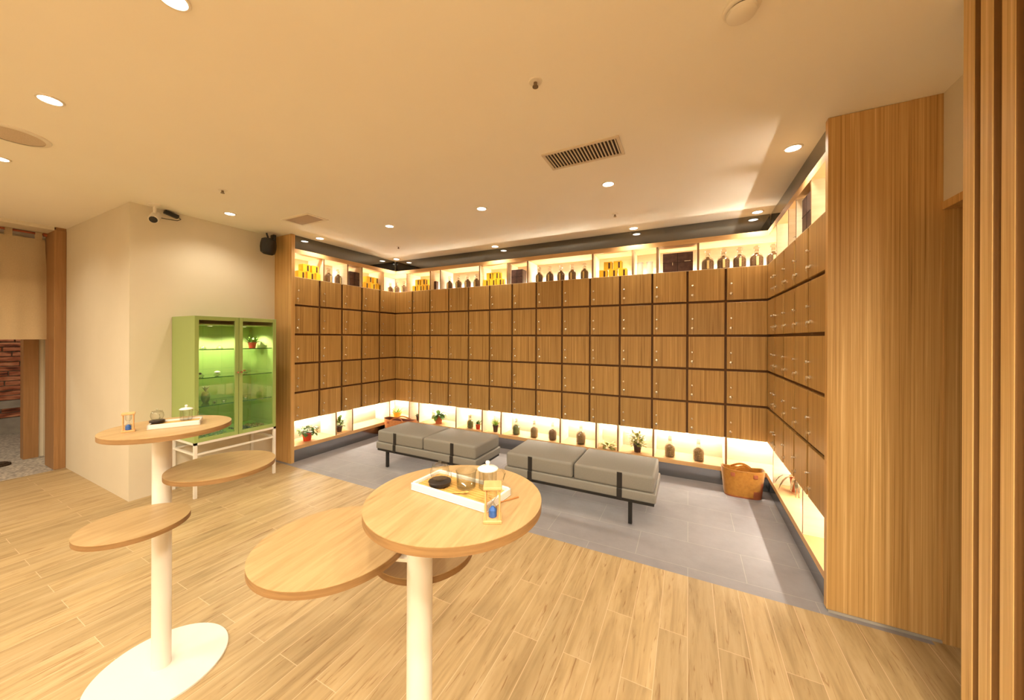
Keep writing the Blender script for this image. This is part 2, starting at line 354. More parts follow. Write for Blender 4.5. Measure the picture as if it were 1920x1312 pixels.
# beyond the curtain: passage with inner frame and brick wall
m = MB(); m.box(-6.75, -6.65, 1.142, YP-.001, 0, CZ); m.box(-6.75, -6.65, -.6, 1.035, 2.25, CZ); m.box(-6.75, -6.65, -2.2, -.6, 0, CZ); o = struct('wall_passage', m, 'wall'); o['label'] = 'white inner wall of the passage beyond the curtain'
m = MB(); m.box(-6.76, -6.63, 1.037, 1.142, 0, 2.25); m.box(-6.76, -6.63, -.6, 1.037, 2.2, 2.25); o = struct('trim_3', m, 'post'); o['label'] = 'brown wooden inner door frame beyond the curtain'
m = MB(); m.box(-9.4, -8.60, -2.2, 2.6, 0, CZ); m.box(-9.4, -6.75, 2.5, 2.6, 0, CZ); m.box(-9.4, -6.0, -2.3, -2.2, 0, CZ); o = struct('wall_passage_far', m, 'conc'); o['label'] = 'concrete wall carrying the stacked bricks'
m = MB(); rnd = random.Random(3)
m.box(-8.60, -8.55, -1.2, 2.4, 0, .225); m.box(-8.60, -8.54, -1.2, 2.4, .362, .468)
struct('trim_4', m, 'conc')['label'] = 'grey concrete ledges at the foot of the brick wall'
m = MB(); z = .235; row = 0
while z < 2.3:
    if .33 < z < .47: z = .476
    hgt = .058; y = -1.2+(row % 2)*.14
    while y < 2.3:
        ln = rnd.choice((.22, .25, .28)); d = rnd.uniform(0, .045)
        m.box(-8.60, -8.585+d, y, y+ln-.012, z, z+hgt, bev=.004, seg=1); y += ln
    z += hgt+.011; row += 1
o = m.build('brick_wall', 'brick', smooth=False); tag(o, 'wall of thin stacked red bricks beyond the curtained doorway', 'wall', kind='structure')
m = MB(); m.cyl(.085, 0, .02, n=28); m.cyl(.065, .02, .032, n=28); o = m.build('stepping_stone', 'soil', loc=(-6.53, .86, 0)); tag(o, 'round dark stone disc lying on the pebbled passage floor', 'stone')
# doorway post (goes from floor to ceiling)
m = MB(); m.box(XD-.32, XD, 1.10, YP, 0, 2.49, bev=.004, seg=1); m.box(XD-.31, XD-.01, 1.11, YP, 2.49, CZ); o = m.build('door_post', 'post', smooth=False); tag(o, 'tall brown wooden post beside the linen curtain', 'post')
# curtain and rod
t = thing('curtain_rod', 'thin red-brown rod under the ceiling carrying the linen curtain', 'rod', (-6.1, .25, 2.462))
m = MB(); m.tube([(0, -.8, 0), (0, .85, 0)], .011, 12); m.build('rod', 'rod', t)
m = MB(); m.tube([(0, .825, 0), (0, .849, 0)], .02, 12); m.build('rod_socket', 'rod', t)
t = thing('door_curtain', 'beige linen door curtain hanging by tabs from the rod', 'curtain', (-6.1, .25, 1.35))
m = MB()
def cloth(u, v):
    y = -.55+1.408*u+.022*(1-v)*u; z = 1.055*v
    return Vector((.012*math.sin(y*17+1)+.010*math.sin(y*41)*(1-v)+.006*math.sin(y*9+v*4), y-.02*v*(u), z))
m.grid(cloth, 90, 14, th=.003); m.build('cloth', 'fabric', t)
for k in range(8):
    y0 = -.50+.185*k
    if y0 < .86:
        m = MB(); m.grid(lambda u, v: Vector((.016*math.cos(v*2*math.pi), y0+.045*(u-.5), 1.112+(.022 if v < .5 else .022)*math.sin(v*2*math.pi)*2.4 - .03*(1-abs(math.sin(v*math.pi))))), 2, 18, th=.002)
        m.build('tab', 'fabric', t)

# ------------------------------------------------------------------ locker banks
def door_mesh(wd, ht):
    m = MB(); m.box(0, wd, 0, .021, 0, ht, bev=.0018, seg=1); return m
def make_door(parent, wd, ht, x, z, right=False):
    key = (round(wd, 4), right)
    if key in DOORS:
        src = DOORS[key]; d = src.copy(); C.objects.link(d); d.parent = parent; d.location = (x, 0, z)
        for ch in list(src.children): c = ch.copy(); C.objects.link(c); c.parent = d
        return d
    m = door_mesh(wd, ht); d = m.build('locker_door', 'locker', parent, smooth=False); d.location = (x, 0, z); DOORS[key] = d
    kx = .033 if not right else wd-.033
    m = MB(); m.cyl(.0045, 0, .014, (kx, 0, ht*.50), 10, rot=(R(90), 0, 0)); m.lathe([(.004, .012), (.0095, .015), (.0095, .021), (.006, .024)], 14, (kx, 0, ht*.50), rot=(R(90), 0, 0)); m.build('knob', 'chrome', d)
    m = MB(); m.lathe([(.012, 0), (.012, .005), (.009, .007)], 16, (kx, 0, ht*.20), rot=(R(90), 0, 0)); m.box(kx-.0015, kx+.0015, -.022, -.005, ht*.20-.006, ht*.20+.006)
    m.tube([(kx, -.021, ht*.20-.004), (kx+.004, -.023, ht*.20-.02), (kx+.002, -.016, ht*.20-.034)], .0013, 6); m.build('lock', 'chrome', d)
    return d
DOORS = {}
M['divedge'] = pbr('brown_edge_band', (.22, .12, .05), .5)
def front_edge(m):
    for f in m.bm.faces:
        if f.calc_center_median().y < .005: f.material_index = 1
GAP = .020; GS = .030
def bank(name, label, loc, rz, length, cols, x_first, up_div, lo_div, ext0=0, ext1=0, e0=0, e1=0):
    """local x along the wall, local +y into the wall"""
    t = thing(name, label, 'lockers', loc, rz, 'oak locker banks')
    m = MB(); m.box(-ext0+e0, length+ext1-e1, .021, .30, Z0, Z1-.001); m.build('carcass', 'groove', t, False)
    for za, zb in ((.177, Z0), (Z1, 2.315)):
        m = MB(); m.box(-ext0+e0, length+ext1-e1, .29, .30, za, zb); m.build('niche_back', 'niche', t, False)
    m = MB(); m.box(-ext0+e0, length+ext1-e1, 0, .30, 2.315, 2.362); m.build('top_board', 'edge', t, False)
    m = MB(); m.box(-ext0+e0, length+ext1-e1, .0, .289, .137, .177); m.build('shelf_board', 'edge', t, False)
    m = MB(); m.box(-ext0+e0, length+ext1-e1, .0005, .289, Z1-.001, Z1+.002); m.build('niche_floor', 'niche', t, False)
    m = MB(); m.box(e0 if ext0 == 0 else -.02, length-e1+(.02 if ext1 else 0), .02, .03, 0.0, .137); m.build('plinth_mirror', 'plinth', t, False)
    m = MB(); m.box(e0 if ext0 == 0 else -.02, length-e1+(.02 if ext1 else 0), .025, .035, 2.362, CZ-.001); m.build('fascia_mirror', 'mirror', t, False)
    for x in up_div:
        m = MB(); m.box(x-.009, x+.009, .004, .289, Z1+.002, 2.315); front_edge(m); m.build('niche_divider', ['niche', 'divedge'], t, False)
    for x in lo_div:
        m = MB(); m.box(x-.009, x+.009, .004, .289, .177, Z0); front_edge(m); m.build('niche_divider', ['niche', 'divedge'], t, False)
    for j in range(5):
        ht = ROWP-GAP
        z = Z0+j*(Z1-Z0-ht)/4
        for i, (x, wd, right) in enumerate(cols): make_door(t, wd, ht, x, z, right)
    return t
def strips(t, spans, z, mat, y, up):
    for a, b in spans:
        m = MB(); m.box(a+.012, b-.012, y, y+.012, z, z+.005); m.build('light_strip', mat, t, False)

# back bank: origin at left corner
cols = []
for i in range(NB):
    a = i*PB+(0.001 if i == 0 else GAP/2); b = (i+1)*PB-(0.001 if i == NB-1 else GAP/2); cols.append((a, b-a, i == 0))
upB = [x-XL for x in (-3.65, -3.217, -3.042, -2.409, -2.006, -1.731, -0.946, -0.526, -0.288, 0.08)]
loB = [x-XL for x in (-3.597, -3.417, -2.773, -2.363, -2.087, -1.313, -0.901, -0.669, -0.318, 0.317)]
LB = XR-XL
tB = bank('locker_bank', 'long oak locker bank along the back wall behind both benches', (XL, YB, 0), 0, LB, cols, 0, upB, loB, .289, .289)
# left bank: local x = +Y
LLs = YB-YE; yl = [YE+.0385, 2.646+.02, 2.984, 3.288, 3.588, YB]
edges = [YB-k*PS for k in range(5, -1, -1)]; edges[0] = YE+.04
cols = []
for i in range(5):
    a = edges[i]+(0 if i == 0 else GS/2); b = edges[i+1]-(0.023 if i == 4 else GS/2); b = edges[i+1]-(.001 if i == 4 else GS/2); cols.append((a-YE, b-a, False))
upL = [y-YE for y in (2.735, 3.065, 3.287, 3.658)]; loL = [y-YE for y in (2.907, 3.147, 3.786)]
tL = bank('locker_bank', 'short oak locker bank beside the green display cabinet', (XL, YE, 0), R(90), LLs, cols, 0, upL, loL, e0=.0395)
# right bank: local x = -Y, origin at the corner
cols = []
for i in range(5):
    a = i*PS+(.001 if i == 0 else GS/2); b = (i+1)*PS-GS/2
    if i == 4: b = LLs-.04
    cols.append((a, b-a, i == 0))
upR = [YB-y for y in (3.557, 3.174, 2.968, 2.648)]; loR = [YB-y for y in (3.652, 2.793)]
tR = bank('locker_bank', 'short oak locker bank at right behind the tall oak end panel', (XR, YB, 0), R(-90), LLs, cols, 0, upR, loR, e1=.0395)
# end panels
m = MB(); m.box(0, .04, -.001, .308, 0, CZ-.002, bev=.001, seg=1); m.build('end_panel', 'panel', tL, False)
m = MB(); m.box(LLs-.04, LLs, -.001, .3, .012, CZ-.002, bev=.001, seg=1); m.build('end_panel', 'panel', tR, False)
m = MB(); m.box(XR+.3, XQ+.001, YE, YE+.03, .012, CZ-.001); m.box(XQ+.001, XQ+.13, YE-.004, YE+.03, .0, 1.979); m.build('side_panel', 'panel', None, False)
o = bpy.data.objects['side_panel']; tag(o, 'tall oak wall panel right of the lockers next to the doorway', 'panel')
m = MB(); m.box(XR+.004, XQ, YE-.006, YE+.012, 0, .011); struct('baseboard_right', m, 'conc')['label'] = 'thin grey base strip under the tall oak panel'

# LED strips (the niches' own lamps): lower ones hang under the lockers, upper ones lie at the niche back
def spans(divs, a, b): 
    e = [a]+sorted(divs)+[b]; return list(zip(e, e[1:]))
strips(tB, spans(loB, -.28, LB+.28), Z0-.008, 'ledlo', .255, False)
strips(tB, spans(upB, -.28, LB+.28), Z1+.003, 'ledup', .272, True)
strips(tL, spans(loL, .04, LLs), Z0-.008, 'ledlo', .255, False)
strips(tL, spans(upL, .04, LLs), Z1+.003, 'ledup', .272, True)
strips(tR, spans(loR, 0, LLs-.04), Z0-.008, 'ledlo', .255, False)
strips(tR, spans(upR, 0, LLs-.04), Z1+.003, 'ledup', .272, True)

# ------------------------------------------------------------------ slatted screen at right
t = thing('slatted_screen', 'slatted wooden screen standing at the right edge by the doorway', 'screen', (.8, 1.2, 0))
m = MB(); m.box(.034, .05, -1.1, .50, 0, CZ-.004); m.build('backing_board', 'slatback', t, False)
sl = [(.463, .514), (.386, .437), (.305, .354)] + [(.305-.088*k, .354-.088*k) for k in range(1, 12)]
for a, b in sl:
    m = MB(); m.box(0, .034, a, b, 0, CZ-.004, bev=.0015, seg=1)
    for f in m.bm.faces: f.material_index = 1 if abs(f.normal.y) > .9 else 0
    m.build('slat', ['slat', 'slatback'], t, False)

# ------------------------------------------------------------------ ceiling fittings
def downlight(x, y, label, watts=1.0, first=[None]):
    if first[0] is None:
        t = thing('downlight', label, 'light', (x, y, CZ), 0, 'round ceiling downlights')
        m = MB(); m.lathe([(.036, -.001), (.038, -.006), (.045, -.006), (.048, 0)], 32, cap0=False, cap1=False); m.build('trim_ring', 'plastic', t)
        m = MB(); m.lathe([(.0365, -.003), (.030, -.0035), (.001, -.004)], 32, cap0=False); m.build('lamp_face', 'bulb', t)
        ld = bpy.data.lights.new('downlight_beam', 'SPOT'); ld.energy = DOWN_W; ld.color = DOWN_COL; ld.spot_size = R(140); ld.spot_blend = .8; ld.shadow_soft_size = .035
        lo = bpy.data.objects.new('lamp', ld); C.objects.link(lo); lo.parent = t; lo.location = (0, 0, -.02); first[0] = t
        return t
    return dup(first[0], (x, y, CZ), 0, label)
for x, y, s in [(-3.745, 1.71, 'ceiling downlight above the green display cabinet'), (-3.75, 2.60, 'ceiling downlight closest to the black wall speaker'),
                (-2.70, 2.63, 'leftmost ceiling downlight over the benches row'), (-1.612, 2.633, 'middle ceiling downlight over the benches, between the two sprinklers'),
                (-.527, 2.627, 'ceiling downlight just past the slotted air vent'), (.545, 2.62, 'ceiling downlight nearest the top of the tall oak end panel'),
                (-3.75, 3.785, 'ceiling downlight tucked in the left locker corner'), (-2.13, 3.80, 'ceiling downlight at the back fascia, left of centre'),
                (-.505, 3.80, 'ceiling downlight at the back fascia, right of centre'), (.54, 3.80, 'ceiling downlight in the right locker corner'),
                (-2.715, .497, 'large bright ceiling downlight at upper left beside the round speaker grille'), (-1.535, .535, 'ceiling downlight cut by the top edge of the picture'),
                (-3.90, .515, 'ceiling downlight cut by the left edge, below the round speaker grille')]:
    downlight(x, y, s)
t = thing('downlight', 'added fill downlight out of view behind the camera', 'light', (-4.3, -1.2, CZ), 0, 'added unseen ceiling lamps')  # unseen lamps added behind the camera to raise the overall light
m = MB(); m.lathe([(.056, -.001), (.058, -.006), (.068, -.006), (.072, 0)], 32, cap0=False, cap1=False); m.build('trim_ring', 'plastic', t)
m = MB(); m.lathe([(.0565, -.003), (.001, -.004)], 32, cap0=False); m.build('lamp_face', 'bulb', t)
ld = bpy.data.lights.new('fill_beam', 'SPOT'); ld.energy = FILL_W; ld.color = DOWN_COL; ld.spot_size = R(168); ld.spot_blend = .6; ld.shadow_soft_size = .055
lo = bpy.data.objects.new('lamp', ld); C.objects.link(lo); lo.parent = t; lo.location = (0, 0, -.02)
for x, y in [(x, y) for x in (-4.9, -3.7, -2.6, -1.5, -.4, .5) for y in (-.6, -1.9) if not (y > -1 and x in (-4.9, -3.7))]+[(.7, .15), (.1, -.25), (.7, -.3), (.7, -1.2)]:
    dup(t, (x, y, CZ), 0, 'added fill downlight out of view behind the camera')
dup(t, (-7.5, .2, CZ), 0, 'added fill downlight in the passage beyond the curtain')  # unseen lamp added to brighten the passage
downlight(-5.0, .45, 'added downlight out of view at left, brightening the linen curtain')  # unseen lamp added to light the front of the curtain
# air vent
t = thing('air_vent', 'rectangular slotted metal air vent in the ceiling above the right bench', 'vent', (-.580, 2.130, CZ))
m = MB(); hx, hy = .213, .092
m.box(-hx-.018, hx+.018, -hy-.016, -hy, -.008, 0); m.box(-hx-.018, hx+.018, hy, hy+.016, -.008, 0); m.box(-hx-.018, -hx, -hy, hy, -.008, 0); m.box(hx, hx+.018, -hy, hy, -.008, 0)
m.build('frame', 'vent', t, False)
m = MB(); m.box(-hx, hx, -hy, hy, -.0015, -.0005); m.build('backing', 'dark', t, False)
for k in range(21):
    x = -hx+.012+k*(2*hx-.02)/20
    m = MB(); m.box(x-.0035, x+.0035, -hy, hy, -.007, -.002, rot=(0, R(25), 0)); m.build('fin', 'vent', t, False)
t = thing('ceiling_hatch', 'small grey rectangular grille in the ceiling near the black speaker', 'vent', (-3.285, 2.12, CZ))
m = MB(); m.box(-.20, .20, -.11, -.085, -.007, 0); m.box(-.20, .20, .085, .11, -.007, 0); m.box(-.20, -.172, -.085, .085, -.007, 0); m.box(.172, .20, -.085, .085, -.007, 0); m.build('frame', 'plastic', t, False)
m = MB(); m.box(-.172, .172, -.085, .085, -.003, -.001); m.build('grille', pbr('hatch_grey', (.42, .33, .27), .6), t, False)
# smoke detector
t = thing('smoke_detector', 'round cream smoke detector on the ceiling near the top edge', 'detector', (.156, 1.425, CZ))
m = MB(); m.lathe([(.056, 0), (.056, -.010), (.050, -.014)], 36, cap0=False); m.build('base_ring', 'plastic', t)
m = MB(); m.lathe([(.040, -.014), (.040, -.022)], 36, cap0=False, cap1=False); m.build('sensor_slot', 'dark', t)
m = MB(); m.lathe([(.046, -.021), (.044, -.030), (.030, -.037), (.001, -.039)], 36, cap0=True); m.build('cap', 'plastic', t)
def sprinkler(x, y, s):
    t = thing('sprinkler', s, 'sprinkler', (x, y, CZ), 0, 'ceiling sprinklers')
    m = MB(); m.lathe([(.030, 0), (.028, -.004), (.010, -.005)], 28, cap0=False); m.build('rosette', 'plastic', t)
    m = MB(); m.cyl(.008, -.022, -.004, n=12); m.cyl(.013, -.025, -.022, n=16); m.build('nozzle', pbr('sprinkler_brass', (.25, .18, .11), .4, .8), t)
sprinkler(-.604, 1.435, 'ceiling sprinkler in front of the slotted air vent'); sprinkler(-.600, 3.30, 'small ceiling sprinkler near the back fascia, right of centre')
sprinkler(-3.22, 3.285, 'small ceiling sprinkler near the left locker corner'); sprinkler(-3.195, 1.41, 'small ceiling sprinkler between the security camera and the grey grille')
t = thing('ceiling_speaker', 'round perforated ceiling speaker cut by the left edge', 'speaker', (-3.37, .49, CZ))
m = MB(); m.lathe([(.135, 0), (.132, -.007), (.112, -.009)], 40, cap0=False, cap1=False); m.build('rim', 'plastic', t)
m = MB(); m.lathe([(.112, -.007), (.001, -.012)], 40, cap0=False); m.build('grille', noisy('speaker_mesh', (.50, .40, .31), (.66, .55, .44), 400, .6), t)
# security camera
CR = Vector((.70, -.42, -.58)).to_track_quat('Z', 'Y').to_euler()
t = thing('security_camera', 'white security camera with dark lens under the ceiling on the white wall', 'camera', (-4.06, 1.30, CZ))
m = MB(); m.lathe([(.042, 0), (.040, -.012), (.02, -.02)], 24, cap0=False); m.tube([(0, 0, -.01), (0, 0, -.075)], .011, 12); m.build('mount', 'plastic', t)
m = MB(); m.lathe([(.024, -.075), (.034, -.06), (.034, .04), (.030, .045)], 24, (0, 0, -.115), rot=CR); m.build('body', 'plastic', t)
m = MB(); m.lathe([(.028, .044), (.026, .052), (.001, .056)], 24, (0, 0, -.115), rot=CR, cap0=True); m.build('lens', 'black', t)
t = thing('power_adapter', 'black power adapter on the wall with a cable to the security camera', 'adapter', (-4.15, 1.44, 2.485))
m = MB(); m.box(-.019, .02, -.05, .05, -.016, .016, bev=.005, rot=(R(-14), 0, 0)); m.build('adapter_body', 'black', t)
m = MB(); m.tube([(0, .05, -.012), (.02, .06, -.03), (.03, .03, -.052), (.05, -.04, -.062), (.075, -.1, -.072)], .0035, 8); m.build('cable', 'thread', t)
# wall speaker
t = thing('wall_speaker', 'small black loudspeaker on a bracket high beside the left lockers', 'speaker', (-4.03, 2.20, 2.36))
m = MB(); m.lathe([(.052, -.085), (.078, -.07), (.088, -.02), (.088, .02), (.078, .07), (.052, .085)], 12, rot=(0, R(6), R(20)), sx=.72, sy=1.0); m.build('cabinet', 'black', t, angle=30)
m = MB(); m.lathe([(.050, -.088), (.066, -.073)], 12, (0.014, -.004, 0), rot=(0, R(6), R(20)), sx=.72, cap1=False); m.build('grille', pbr('speaker_cloth', (.02, .018, .016), .9), t)
m = MB(); m.box(-.139, -.05, .03, .05, .04, .10); m.box(-.03, .03, .035, .065, .07, .135, bev=.004); m.tube([(0, .0, .08), (0, -.02, .14)], .008, 8); m.build('bracket', 'black', t)

# ------------------------------------------------------------------ tiered tea tables
def disc(t, c, z, r, name='table_top', ang=0, th=.0185):
    m = MB(); rg = m.lathe([(r, -th), (r, 0)], 72)
    for f in m.bm.faces:
        if len(f.verts) == 4: f.material_index = 1
    es = [e for e in m.bm.edges if all(abs(v.co.z) < 1e-6 for v in e.verts)]
    bmesh.ops.bevel(m.bm, geom=es, offset=.0015, segments=2, affect='EDGES')
    o = m.build(name, ['table', 'tedge'], t); o.location = (c[0], c[1], z); o.rotation_euler = (0, 0, ang); return o
def arm(t, c, z, r):
    d = math.hypot(*c); u = (c[0]/d, c[1]/d); a = math.atan2(c[1], c[0])
    m = MB(); m.box(0, d-r*.2, -.022, .022, -.008, 0); o = m.build('bracket', 'white', t, False); o.location = (0, 0, z-.019); o.rotation_euler = (0, 0, a)
def tiered(label, px, py, discs):
    t = thing('tiered_tea_table', label, 'table', (px, py, 0), 0, 'tiered tea tables')
    m = MB(); m.lathe([(.2215, 0), (.2215, .007), (.2195, .009)], 72); m.build('base_plate', 'white', t)
    m = MB(); m.cyl(.031, .009, 1.0115, n=40); m.build('pole', 'white', t)
    for (x, y, z, r) in discs:
        disc(t, (x-px, y-py), z, r, ang=.1); arm(t, (x-px, y-py), z, r)
    return t
TZ = 1.030
tiered('tiered round tea table at left with its white round base in view', -1.964, .655, [(-1.842, .637, TZ, .194), (-1.797, .799, .833, .19), (-1.81, .530, .704, .1525)])
tiered('tiered round tea table nearest the camera, in front of the benches', -.588, .676, [(-.467, .653, TZ, .194), (-.80, .597, .871, .1824), (-.702, .827, .763, .146)])

# ------------------------------------------------------------------ tea sets
def hourglass(label, x, y, rz):
    t = thing('hourglass', label, 'hourglass', (x, y, TZ), rz, 'blue sand hourglasses'); s = .0135
    m = MB(); m.box(-.018, .018, -.018, .018, 0, .006, bev=.001, seg=1); m.build('base', 'hgwood', t, False)
    m = MB(); m.box(-.018, .018, -.018, .018, .064, .070, bev=.001, seg=1); m.build('cap', 'hgwood', t, False)
    for sx, sy in ((1, 1), (1, -1), (-1, 1), (-1, -1)):
        m = MB(); m.tube([(sx*s, sy*s, .005), (sx*s, sy*s, .065)], .0018, 8); m.build('pillar', 'hgwood', t)
    m = MB(); m.lathe([(.002, .006), (.0085, .008), (.0085, .024), (.0015, .035), (.0085, .046), (.0085, .062), (.002, .064)], 20); m.build('bulb', 'glass', t)
    m = MB(); m.lathe([(.0078, .007), (.0078, .020), (.003, .026)], 18); m.build('sand', 'sand', t)
    return t
hourglass('hourglass with blue sand on the nearest tea table', -.341, .603, R(28))
hourglass('hourglass with blue sand on the left tea table', -1.868, .527, R(72))
def tray(label, x, y, rz, L_, W_):
    t = thing('tea_tray', label, 'tray', (x, y, TZ), rz, 'white tea trays')
    m = MB(); h = .018; b = .006
    m.box(-L_/2, L_/2, -W_/2, W_/2, 0, .004, bev=.0015, seg=1)
    m.box(-L_/2, L_/2, -W_/2, -W_/2+b, .003, h, bev=.0015, seg=1); m.box(-L_/2, L_/2, W_/2-b, W_/2, .003, h, bev=.0015, seg=1)
    m.box(-L_/2, -L_/2+b, -W_/2, W_/2, .003, h, bev=.0015, seg=1); m.box(L_/2-b, L_/2, -W_/2, W_/2, .003, h, bev=.0015, seg=1); m.build('tray_rim', 'porcelain', t)
    m = MB(); n = 9; w_ = W_-2*b-.002
    for k in range(n):
        y0 = -w_/2+k*w_/n; m.box(-L_/2+b+.001, L_/2-b-.001, y0+.0012, y0+w_/n-.0012, .006, .012, bev=.001, seg=1)
    m.box(-L_/2+b+.001, L_/2-b-.001, -w_/2, w_/2, .0042, .0065); m.build('bamboo_slats', 'bamboo', t)
    return t
def teacup(label, x, y, s=1):
    t = thing('glass_teapot', label, 'teapot', (x, y, TZ+.0125), 0)
    m = MB(); m.lathe([(.018*s, 0), (.0245*s, .003), (.0265*s, .011), (.0235*s, .013)], 32); m.build('saucer', 'dkclay', t)
    m = MB(); m.lathe([(.012*s, .0135), (.019*s, .018), (.0225*s, .030), (.020*s, .042), (.0165*s, .046), (.018*s, .050)], 32, cap1=False); m.build('bowl', 'glass', t)
    m = MB(); m.lathe([(.015*s, .044), (.011*s, .049), (.003*s, .050), (.004*s, .055), (.001*s, .058)], 24, cap0=False); m.build('glass_lid', 'glass', t)
    m = MB(); m.tube([(.021*s, 0, .036), (.033*s, -.002, .038), (.034*s, -.002, .026), (.022*s, 0, .020)], .0022*s, 8); m.build('handle', 'glass', t)
    return t
def pitcher(label, x, y, s=1):
    t = thing('glass_pitcher', label, 'pitcher', (x, y, TZ+.0125), 0)
    m = MB(); m.lathe([(.016*s, 0), (.0215*s, .004), (.0225*s, .030), (.0235*s, .040), (.0245*s, .041), (.0225*s, .0395), (.021*s, .030), (.020*s, .005), (.001, .003)], 32, cap1=False); m.build('jug', 'glass', t)
    return t
def teapot(label, x, y, rz, s=1):
    t = thing('lidded_teapot', label, 'teapot', (x, y, TZ+.0125), rz)
    m = MB(); m.lathe([(.017*s, 0), (.0205*s, .003), (.0205*s, .040), (.022*s, .044)], 32, cap1=False); m.build('glass_body', 'glass', t)
    m = MB(); m.lathe([(.010*s, .001), (.012*s, .030), (.013*s, .043)], 24, cap1=False); m.build('infuser', 'glass', t)
    m = MB(); m.lathe([(.0235*s, .044), (.0235*s, .046), (.017*s, .050), (.004*s, .052), (.0035*s, .055), (.0055*s, .058), (.0045*s, .062), (.001, .063)], 32); m.build('lid', 'porcelain', t)
    m = MB(); m.tube([(.020*s, 0, .038), (.034*s, 0, .040), (.040*s, 0, .030), (.036*s, 0, .016), (.021*s, 0, .010)], .0026*s, 8); m.build('handle', 'glass', t)
    return t
tray('white rimmed bamboo tea tray on the nearest tea table', -.467, .673, R(-4), .215, .10)
teacup('small glass teapot on a black saucer on the nearest tea table', -.515, .660)
pitcher('open glass pitcher between the two teapots on the nearest tea table', -.452, .676)
teapot('glass teapot with white lid on the nearest tea table', -.408, .698, R(40))
tray('white rimmed bamboo tea tray on the left tea table', -1.835, .655, R(63), .155, .09)
teacup('small glass teapot with dark saucer on the left tea table', -1.875, .610, .9)
teapot('glass teapot with white lid on the left tea table', -1.846, .690, R(60), .95)
t = thing('tea_pick', 'thin dark wooden tea pick lying beside the nearest hourglass', 'pick', (-.352, .686, TZ+.002), R(60))
m = MB(); m.tube([(-.03, 0, 0), (.03, 0, 0)], [.0012, .002], 8); m.build('stick', 'bagdk', t)
t = thing('tea_scoop', 'little wooden tea scoop lying on the bamboo tray', 'scoop', (-.455, .640, TZ+.0145), R(25))
m = MB(); m.tube([(-.02, 0, 0), (.02, 0, .001)], [.0015, .0022], 8); m.lathe([(.001, 0), (.006, .003)], 14, (.022, 0, 0), cap1=False); m.build('scoop_body', 'bamboo', t)

# ------------------------------------------------------------------ benches
def bench(label, x0, x1, y0, y1, straps, inset):
    t = thing('upholstered_bench', label, 'bench', ((x0+x1)/2, (y0+y1)/2, 0), 0, 'grey benches'); L_ = (x1-x0)/2; W_ = (y1-y0)/2
    for a, b in ((-L_+.012, -.004), (.004, L_-.012)):
        m = MB(); m.box(a, b, -W_+.008, W_-.008, .262, .386, bev=.022, seg=5)
        for v in m.bm.verts:
            if v.co.z > .37: 
                u = (v.co.x-a)/(b-a); q = (v.co.y+W_)/(2*W_); v.co.z += .008*math.sin(math.pi*min(1, max(0, u)))*math.sin(math.pi*min(1, max(0, q)))
        m.build('seat_cushion', 'grey', t, angle=60)
    m = MB(); m.box(-L_, L_, -W_, W_, .192, .264, bev=.012, seg=4); m.build('base_pad', 'grey', t, angle=60)
    m = MB(); m.box(-L_+.012, L_-.012, -W_+.01, W_-.01, .170, .193, bev=.002, seg=1); m.build('frame', 'black', t, False)
    for sx in straps:
        for s in (-1, 1):
            m = MB(); xx = sx-(x0+x1)/2; y = s*(W_-.008)
            m.box(xx-.019, xx+.019, y-.004 if s < 0 else y-.001, y+.001 if s < 0 else y+.004, .255, .381, bev=.001, seg=1)
            y = s*W_; m.box(xx-.019, xx+.019, y-.004 if s < 0 else y-.001, y+.001 if s < 0 else y+.004, .176, .262, bev=.001, seg=1); m.build('strap', 'strap', t, False)
    for lx in (-L_+inset[0], L_-inset[1]):
        for ly in (-W_+.04, W_-.04):
            m = MB(); m.box(lx-.014, lx+.014, ly-.014, ly+.014, 0, .171, bev=.002, seg=1); m.build('leg', 'black', t, False)
    return t
bench('grey upholstered bench at right, nearer the ochre tote bag', -1.432, -.205, 2.735, 3.215, (-1.191, -.459), (.18, .18))
bench('grey upholstered bench at left, in front of the brown bag', -2.995, -1.725, 2.735, 3.215, (-2.731, -2.0), (.13, .18))

